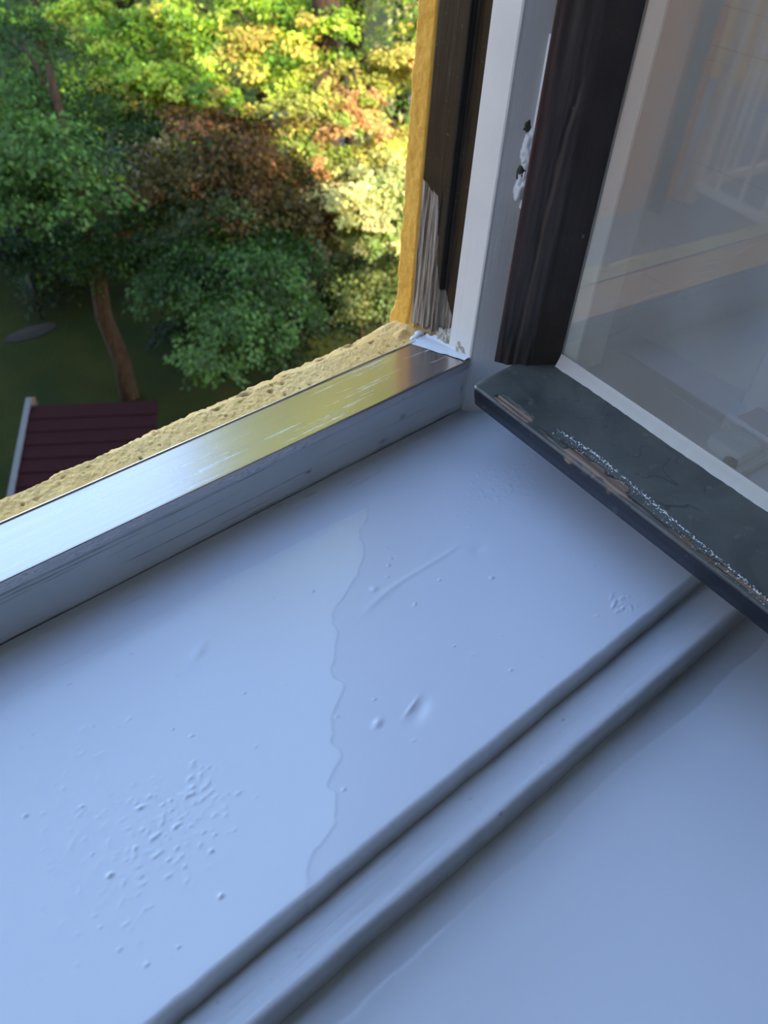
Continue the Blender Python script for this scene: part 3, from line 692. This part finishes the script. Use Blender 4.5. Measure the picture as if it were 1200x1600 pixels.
def leaf_mesh(pts, axis, nrm, L, W, cols):
    """folded rhombic leaves with a short stalk end; all arrays (N,..)"""
    N = len(pts); axis = axis / np.linalg.norm(axis, axis=1)[:, None]
    side = np.cross(nrm, axis); side /= np.maximum(np.linalg.norm(side, axis=1)[:, None], 1e-6); up = np.cross(axis, side)
    L = L[:, None]; W = W[:, None]
    a = pts; b = pts + axis * L * .45 + side * W * .5 + up * W * .10; c = pts + axis * L; d = pts + axis * L * .45 - side * W * .5 + up * W * .10
    V = np.stack([a, b, c, d], 1).reshape(-1, 3); k = np.arange(N)[:, None] * 4
    F = np.concatenate([k + np.array([[0, 1, 2]]), k + np.array([[0, 2, 3]])], 0)
    return V, F, np.repeat(cols, 4, 0)
def tree(name, label, base, clumps, palette, leaves, size, trunk_pts, trunk_r, cat='tree', droop=.45, seed=1, group=None):
    """clumps: (x,y,z,r,flat,colour index or None); palette: list of (rgb, weight)"""
    g = np.random.default_rng(seed)
    base = np.array(base, float)
    root = tag(empty(name, base), label, cat, group)
    tr = MB(); tr.tube([np.array(p) - base for p in trunk_pts], trunk_r, 12); tob = tr.build('trunk', M['bark'], root, True)
    tp = np.array(trunk_pts, float)
    cl = np.array([c[:3] for c in clumps], float)
    for i, c in enumerate(clumps):
        k = int(np.argmin(np.linalg.norm(tp - (cl[i] - np.array([0, 0, 1.2])), axis=1))); k = max(len(tp) // 2, min(k, len(tp) - 1)); s0 = tp[k]
        mid = (s0 * .45 + cl[i] * .55) + np.array([0, 0, .25])
        if i % 2 == 0 or len(clumps) < 14:
            MB().tube([s0 - base, mid - base, cl[i] - base], [max(.03, trunk_r[k] * .45), .035, .012], 6).build('branch', M['bark'], root, True)
    tot = sum(c[3] ** 2 for c in clumps); PV = []; PF = []; PC = []; off = 0
    pal = np.array([p[0] for p in palette]); pw = np.array([p[1] for p in palette], float); pw /= pw.sum()
    for c in clumps:
        n = int(leaves * c[3] ** 2 / tot); r = c[3]; flat = c[4] if len(c) > 4 else .55
        ns = max(8, int(20 * r + 10)); per = max(4, n // ns)
        az = g.uniform(0, 2 * math.pi, ns); el = g.uniform(-.35, 1.0, ns)
        sd = np.stack([np.cos(az) * np.cos(el), np.sin(az) * np.cos(el), np.sin(el) * flat], 1)
        so = np.array(c[:3]) + g.normal(0, .14 * r, (ns, 3)) * (1, 1, flat)
        ln = r * g.uniform(.75, 1.15, ns)
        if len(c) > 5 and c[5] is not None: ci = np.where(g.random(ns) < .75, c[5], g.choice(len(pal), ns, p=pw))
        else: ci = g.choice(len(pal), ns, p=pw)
        t = g.uniform(.25, 1.0, (ns, per)) ** .8
        pos = so[:, None] + sd[:, None] * (t * ln[:, None])[..., None]
        pos[..., 2] -= droop * r * t ** 2 * .6
        wdt = .20 * r * (1.05 - t * .55)
        pos = pos + g.normal(0, 1, (ns, per, 3)) * wdt[..., None] * np.array([1, 1, .45])
        out = np.repeat(sd[:, None], per, 1).copy(); out[..., 2] = 0
        ax = out + g.normal(0, .75, (ns, per, 3)); ax[..., 2] = -.35 - .5 * g.random((ns, per))
        nm = np.stack([g.normal(0, .42, (ns, per)), g.normal(0, .42, (ns, per)), np.ones((ns, per))], -1) + .35 * out
        col = pal[ci][:, None, :] * np.exp(g.normal(0, .22, (ns, 1, 1)) + g.normal(0, .22, (ns, per, 1)))
        col = col * (1 + g.normal(0, .07, (ns, per, 3)))
        N = ns * per; L = size * g.uniform(.6, 1.35, N); W = L * g.uniform(.5, .8, N)
        v, f, cc = leaf_mesh(pos.reshape(-1, 3) - base, ax.reshape(-1, 3), nm.reshape(-1, 3), L, W, np.clip(col.reshape(-1, 3), .004, .95))
        PV.append(v); PF.append(f + off); PC.append(cc); off += len(v)
    fo = mesh_obj('foliage', np.concatenate(PV), np.concatenate(PF), M['leaf'], root, False, {'tint': np.concatenate(PC)})
    fo['kind'] = 'stuff'
    return root

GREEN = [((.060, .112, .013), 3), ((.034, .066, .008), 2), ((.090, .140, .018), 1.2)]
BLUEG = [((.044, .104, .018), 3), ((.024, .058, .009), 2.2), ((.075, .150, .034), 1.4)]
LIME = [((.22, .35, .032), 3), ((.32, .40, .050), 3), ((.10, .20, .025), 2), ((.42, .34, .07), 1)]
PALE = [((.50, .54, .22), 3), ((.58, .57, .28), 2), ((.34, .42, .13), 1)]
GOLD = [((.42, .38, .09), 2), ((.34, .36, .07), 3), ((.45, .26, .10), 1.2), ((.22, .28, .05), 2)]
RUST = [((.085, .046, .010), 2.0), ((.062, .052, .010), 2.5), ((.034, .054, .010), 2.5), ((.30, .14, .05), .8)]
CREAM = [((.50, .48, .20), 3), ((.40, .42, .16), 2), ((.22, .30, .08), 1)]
def C(px, py, dist, r, flat=.55, ci=None):
    p = at(px, py, dist); return (p[0], p[1], p[2], r, flat, ci)

def trunk(base, top, n=7, wob=.12, seed=0):
    g = np.random.default_rng(seed); b = np.array(base, float); t = np.array(top, float)
    return [b + (t - b) * k / (n - 1) + (g.normal(0, wob, 3) * (1, 1, 0) if 0 < k < n - 1 else 0) for k in range(n)]

# broad maple whose bare trunk stands on the lawn
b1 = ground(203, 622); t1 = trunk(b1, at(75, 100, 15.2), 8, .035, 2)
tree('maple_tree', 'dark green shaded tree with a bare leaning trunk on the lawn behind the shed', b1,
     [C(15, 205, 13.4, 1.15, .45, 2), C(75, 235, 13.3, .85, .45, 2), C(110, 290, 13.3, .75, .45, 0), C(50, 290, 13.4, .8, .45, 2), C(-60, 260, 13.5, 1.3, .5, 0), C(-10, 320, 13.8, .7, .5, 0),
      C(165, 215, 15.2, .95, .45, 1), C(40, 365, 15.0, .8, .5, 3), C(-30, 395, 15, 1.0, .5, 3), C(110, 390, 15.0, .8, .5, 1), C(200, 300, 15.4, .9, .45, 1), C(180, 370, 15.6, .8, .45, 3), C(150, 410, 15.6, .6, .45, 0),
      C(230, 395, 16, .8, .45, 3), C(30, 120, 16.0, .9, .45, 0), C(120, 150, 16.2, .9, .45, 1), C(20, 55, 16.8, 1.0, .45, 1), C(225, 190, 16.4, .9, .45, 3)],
     BLUEG + [((.012, .030, .006), 1.5)], 21000, .085, t1, [.17, .155, .145, .135, .12, .10, .08, .05], seed=11)  # the near-black leaf tint puts the crown's inner shade into the colour
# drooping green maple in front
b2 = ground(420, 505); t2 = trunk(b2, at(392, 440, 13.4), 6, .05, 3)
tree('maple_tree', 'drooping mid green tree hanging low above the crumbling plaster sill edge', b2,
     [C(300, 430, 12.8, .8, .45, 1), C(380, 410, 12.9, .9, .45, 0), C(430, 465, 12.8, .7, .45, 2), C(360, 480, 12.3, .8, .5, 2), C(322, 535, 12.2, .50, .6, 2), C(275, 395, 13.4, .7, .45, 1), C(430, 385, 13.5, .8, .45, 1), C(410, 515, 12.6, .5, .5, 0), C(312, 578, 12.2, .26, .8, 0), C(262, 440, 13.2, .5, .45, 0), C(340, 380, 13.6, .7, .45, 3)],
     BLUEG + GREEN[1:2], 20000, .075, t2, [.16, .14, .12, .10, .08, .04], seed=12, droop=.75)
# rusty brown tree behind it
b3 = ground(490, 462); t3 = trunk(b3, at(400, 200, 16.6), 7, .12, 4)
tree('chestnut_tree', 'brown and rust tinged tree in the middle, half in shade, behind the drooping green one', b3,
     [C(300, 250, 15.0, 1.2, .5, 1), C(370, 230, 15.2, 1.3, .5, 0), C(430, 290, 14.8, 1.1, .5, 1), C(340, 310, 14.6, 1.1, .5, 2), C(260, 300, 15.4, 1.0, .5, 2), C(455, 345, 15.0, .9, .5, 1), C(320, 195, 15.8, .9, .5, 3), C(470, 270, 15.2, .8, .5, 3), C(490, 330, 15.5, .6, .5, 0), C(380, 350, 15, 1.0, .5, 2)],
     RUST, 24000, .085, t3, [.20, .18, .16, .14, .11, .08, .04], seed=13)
# sunlit lime green tree
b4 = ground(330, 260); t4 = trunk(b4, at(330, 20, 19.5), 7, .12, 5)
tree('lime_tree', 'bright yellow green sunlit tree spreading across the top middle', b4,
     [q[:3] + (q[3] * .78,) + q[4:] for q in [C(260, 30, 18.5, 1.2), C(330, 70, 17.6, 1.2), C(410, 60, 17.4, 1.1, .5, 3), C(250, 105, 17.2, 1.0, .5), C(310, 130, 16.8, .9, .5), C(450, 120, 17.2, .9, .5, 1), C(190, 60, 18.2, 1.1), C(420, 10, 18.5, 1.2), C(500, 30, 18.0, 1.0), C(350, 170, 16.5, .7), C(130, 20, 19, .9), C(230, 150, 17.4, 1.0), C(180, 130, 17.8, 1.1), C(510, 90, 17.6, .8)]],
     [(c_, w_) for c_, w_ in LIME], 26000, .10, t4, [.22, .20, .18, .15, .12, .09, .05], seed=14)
# mixed gold / orange tree on the right
b5 = ground(560, 330); t5 = trunk(b5, at(540, 110, 17.5), 6, .12, 6)
tree('chestnut_tree', 'gold and orange autumn tree between the lime green tree and the yellow wall', b5,
     [q[:3] + (q[3] * .80,) + q[4:] for q in [C(480, 160, 16.0, .85, .5, 1), C(540, 180, 15.6, .75, .5, 2), C(450, 210, 15.8, .8, .5, 3), C(560, 150, 16.2, .6, .5, 2), C(600, 120, 17.4, 1.0, .5, 1), C(500, 235, 15.4, .7, .5, 3), C(630, 220, 16.0, .9, .5, 1), C(580, 245, 15.4, .7, .5, 0), C(640, 90, 17, .9, .5, 0), C(520, 110, 17, .7, .5, 0)]],
     GOLD, 20000, .085, t5, [.18, .16, .14, .11, .08, .05], seed=15)
b6 = ground(590, 400); t6 = trunk(b6, at(575, 290, 15.2), 5, .08, 7)
tree('shrub', 'pale cream flowering bush low on the right beside the yellow wall', b6,
     [C(540, 305, 14.6, .62, .6, 0), C(590, 285, 14.8, .7, .6, 1), C(570, 335, 14.4, .5, .6, 0), C(620, 320, 14.8, .7, .6, 2), C(600, 360, 14.6, .6, .6, 2), C(520, 290, 15, .5, .6, 0), C(640, 270, 15.2, .7, .6, 0)],
     CREAM, 15000, .085, t6, [.10, .09, .07, .05, .03], 'bush', seed=16)
b7 = ground(600, 480); t7 = trunk(b7, b7 + np.array([0, 0, 1.6]), 4, .05, 8)
tree('shrub', 'dim olive green bush at the foot of the garden next to the plaster corner', b7,
     [C(590, 440, 15.6, .8, .6), C(640, 420, 15.8, .9, .6), C(560, 470, 15.8, .6, .6), C(620, 470, 15.4, .7, .6), C(540, 420, 17, .7, .6), C(650, 370, 15.8, .8)],
     [((.15, .17, .05), 2), ((.10, .14, .04), 3)], 12000, .075, t7, [.07, .06, .04, .03], 'bush', seed=17)
SHADE_DARK = [((.012, .024, .007), 3), ((.020, .036, .010), 1)]  # near-black leaves of added bushes: shadow areas put into the colour
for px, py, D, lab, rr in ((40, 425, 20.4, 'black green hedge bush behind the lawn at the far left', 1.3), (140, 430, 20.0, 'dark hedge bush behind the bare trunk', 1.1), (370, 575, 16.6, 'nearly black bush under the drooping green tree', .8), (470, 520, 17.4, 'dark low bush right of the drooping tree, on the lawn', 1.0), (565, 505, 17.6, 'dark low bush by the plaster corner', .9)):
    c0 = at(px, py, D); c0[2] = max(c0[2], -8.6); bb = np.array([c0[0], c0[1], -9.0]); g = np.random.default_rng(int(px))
    tree('shrub', lab, bb, [(c0[0] + g.uniform(-rr, rr), c0[1] + g.uniform(-rr, rr) * .6, -8.9 + g.uniform(.4, 1.5), .75 * rr, .8, None) for k in range(8)], SHADE_DARK, 6000, .09, trunk(bb, bb + np.array([0, 0, 1.0]), 3, .02), [.05, .05, .04], 'bush', seed=200 + int(px))
# background trees
bgs = [((60, 40), 24, 'deep green tree at the top left, rising behind the bare leaning trunk', GREEN + LIME[:1]), ((200, -30), 27, 'dark tree at the very top, left of the yellow green one', GREEN + LIME[1:2]),
       ((420, -60), 27, 'tall olive tree far back above the lime green crown', LIME), ((-120, 120), 23, 'shadowy green tree cut by the left picture edge', GREEN), ((640, 30), 23, 'pale yellow leaved tree cut off by the yellow wall at the top right', CREAM + LIME)]
for i, ((px, py), D, lab, pal) in enumerate(bgs):
    c0 = at(px, py, D); bb = np.array([c0[0], c0[1] + .5, -9.0]); g = np.random.default_rng(40 + i)
    cl = []
    for k in range(16):
        a = g.uniform(0, 6.28); rr = g.uniform(0, 2.8); cl.append((c0[0] + rr * math.cos(a), c0[1] + rr * math.sin(a), c0[2] + g.uniform(-3.2, 1.4) - .25 * rr, g.uniform(1.0, 1.6), .6, None))
    tree('lime_tree' if i % 2 else 'maple_tree', lab, bb, cl, pal, 15000, .13, trunk(bb, c0 + np.array([0, 0, 1.0]), 6, .12, 50 + i), [.24, .21, .18, .14, .1, .05], seed=60 + i)
# tall trees off to the right: their lit crowns show in the aluminium
for i, (x, y, top, lab) in enumerate(((10.7, 13.8, 18.0, 'tall yellow green tree hidden beyond the wall, mirrored in the aluminium'), (15.4, 11.2, 18.0, 'tall golden tree standing right of the yellow wall'), (16.6, 19.6, 21.0, 'tallest lime green tree at the back right'))):
    g = np.random.default_rng(80 + i); bb = np.array([x, y, -9.0]); cl = []
    for k in range(64):
        zz = g.uniform(.2, top - 1.2); f_ = 1 - .20 * max(0, (zz - 1) / (top)); a = g.uniform(0, 6.28); rr = 3.9 * math.sqrt(g.random()) * f_
        cl.append((x + rr * math.cos(a), y + rr * math.sin(a), zz, g.uniform(1.4, 2.1) * (f_ * .5 + .5), .75, None))
    tree('lime_tree', lab, bb, cl, PALE if i != 1 else GOLD, 50000, .34, trunk(bb, (x, y, top - 1.5), 8, .12, 90 + i), [.30, .28, .25, .22, .18, .14, .09, .04], seed=100 + i)

# garden shed below
def shed():
    zr = -6.75; A = ground(48, 634, zr); B = ground(247, 626, zr)
    A[2] = B[2] = 0
    ux = (B - A) / np.linalg.norm(B - A); uy = np.array([ux[1], -ux[0], 0]); W = np.linalg.norm(B - A)
    if uy @ (ground(0, 700, zr) - ground(48, 634, zr)) < 0: uy = -uy
    lean = ground(0, 702, zr) - ground(48, 634, zr); lean[2] = 0
    o0 = ground(48, 634, zr); ang = math.atan2(ux[1], ux[0])
    root = tag(empty('garden_shed', (o0[0], o0[1], -9.0), ang), 'garden shed with a dark maroon felted roof on the lawn below the sill', 'shed')
    sgn = 1 if (np.array([-math.sin(ang), math.cos(ang), 0]) @ uy) > 0 else -1
    Ld = 4.2; n = 17; hz = 9.0 + zr
    MB().box(.10, W - .10, min(0, sgn * (Ld - .1)), max(0, sgn * (Ld - .1)), 0, hz - .60).build('shed_walls', M['shedw'], root)
    for k in range(n):
        y0 = sgn * Ld * k / n; y1 = sgn * Ld * (k + 1.12) / n; z0 = hz - .02 - .09 * k / n * 3; z1 = z0 - .024 - .0
        mb = MB(); za = hz - .48 * k / n; zb = hz - .48 * (k + 1) / n + .014
        mb.add([(0, y0, za), (W, y0, za), (W, y1, zb), (0, y1, zb), (0, y0, za - .035), (W, y0, za - .035), (W, y1, zb - .035), (0, y1, zb - .035)],
               [(0, 1, 2, 3), (7, 6, 5, 4), (0, 4, 5, 1), (1, 5, 6, 2), (2, 6, 7, 3), (3, 7, 4, 0)]); mb.build('roof_course', M['roof'], root)
    v0 = -.03; 
    mb = MB(); za, zb = hz + .045, hz - .48 + .045; ya, yb = -sgn * .14, sgn * Ld
    for (xa, xb, mt, nm) in ((-.075, .0, 'board', 'verge_board'), (.0, .05, 'shedw', 'batten')):
        yb2 = yb if nm == 'verge_board' else sgn * .02
        MB().add([(xa, ya, za), (xb, ya, za), (xb, yb2, zb if nm == 'verge_board' else za - .02), (xa, yb2, zb if nm == 'verge_board' else za - .02), (xa, ya, za - .12), (xb, ya, za - .12), (xb, yb2, zb - .12), (xa, yb2, zb - .12)],
                 [(0, 1, 2, 3), (7, 6, 5, 4), (0, 4, 5, 1), (1, 5, 6, 2), (2, 6, 7, 3), (3, 7, 4, 0)]).build(nm, M[mt], root)
shed()
# iron stake on the lawn
p = ground(66, 497); q = ground(55, 455)
st = MB(); st.tube([(0, 0, 0), (-.04, .02, .55), (-.08, .05, 1.12)], [.035, .03, .03], 8)
tag(st.build('garden_stake', M['iron'], None, True), 'thin black stake stuck in the lawn at the far left', 'stake').location = p
pt = MB(); n = 24
pt.add([(.55 * math.cos(2 * math.pi * i / n) * (1 + .15 * math.sin(3 * i)), .22 * math.sin(2 * math.pi * i / n), .012) for i in range(n)] + [(0, 0, .03)], [(i, (i + 1) % n, n) for i in range(n)])
o = tag(pt.build('soil_patch', M['soil']), 'small patch of bare soil on the lawn near the stake', 'soil patch'); o.location = ground(48, 520)

# ------------------------------------------------------------------ roof terrace to the left, seen mirrored in the pane
tag(MB().box(-9, -3.0, .60, 8.0, -3.0, -2.75).build('floor_terrace', M['paving']), kind='structure')
tag(MB().box(-8.9, -3.1, .5, 7.9, -9.0, -3.0).build('wall_terrace', M['ochre']), kind='structure')
tag(MB().box(-5.62, -3.0, 5.02, 8.0, -2.75, .6).build('wall_wing', M['ochre']), kind='structure')
tag(MB().box(-14, -9.3, 4.0, 14, -9, 7.5).build('wall_neighbour', M['ochre']), kind='structure')
dp = tag(empty('downpipe', (-5.30, 4.93, -2.75)), 'blue grey downpipe on the ochre wall, mirrored in the pane', 'pipe')
MB().tube([(0, 0, 0), (0, 0, 3.2)], .065, 14).build('pipe_run', M['pipe'], dp, True)
for z in (.6, 2.0): MB().tube([(0, 0, z), (0, 0, z + .05)], .078, 14).build('pipe_bracket', M['pipe'], dp)
MB().box(-.30, -.12, .0, .07, 0, 3.2).build('pipe_shadow_board', M['pipe'], dp) if False else None
def railing():
    r = tag(empty('balcony_railing', (-5.77, 4.95, -2.75)), 'white metal terrace railing mirrored in the dusty pane', 'railing')
    H = 2.6
    MB().box(-.05, .05, -.05, .05, 0, H).build('corner_post', M['rail'], r)
    MB().box(-.03, .03, -2.2, -.05, .13, .20).build('bottom_rail', M['rail'], r); MB().box(-.03, .03, -2.2, -.05, H - .1, H - .04).build('top_rail', M['rail'], r)
    MB().box(-2.2, -.05, -.03, .03, .13, .20).build('bottom_rail', M['rail'], r); MB().box(-2.2, -.05, -.03, .03, H - .1, H - .04).build('top_rail', M['rail'], r)
    bar = None
    for k in range(9):
        for s in (0, 1):
            d = .27 * (k + 1) - (.0 if s else .02)
            if bar is None: bar = MB().box(-.016, .016, -.016, .016, .20, H - .1).build('baluster', M['rail'], r)
            else:
                c = bar.copy(); COL.objects.link(c); c.parent = r; bar_ = c
                c.location = (0, -d, 0) if s else (-d, 0, 0)
            if k == 0 and s == 0: bar.location = (-d, 0, 0)
railing()
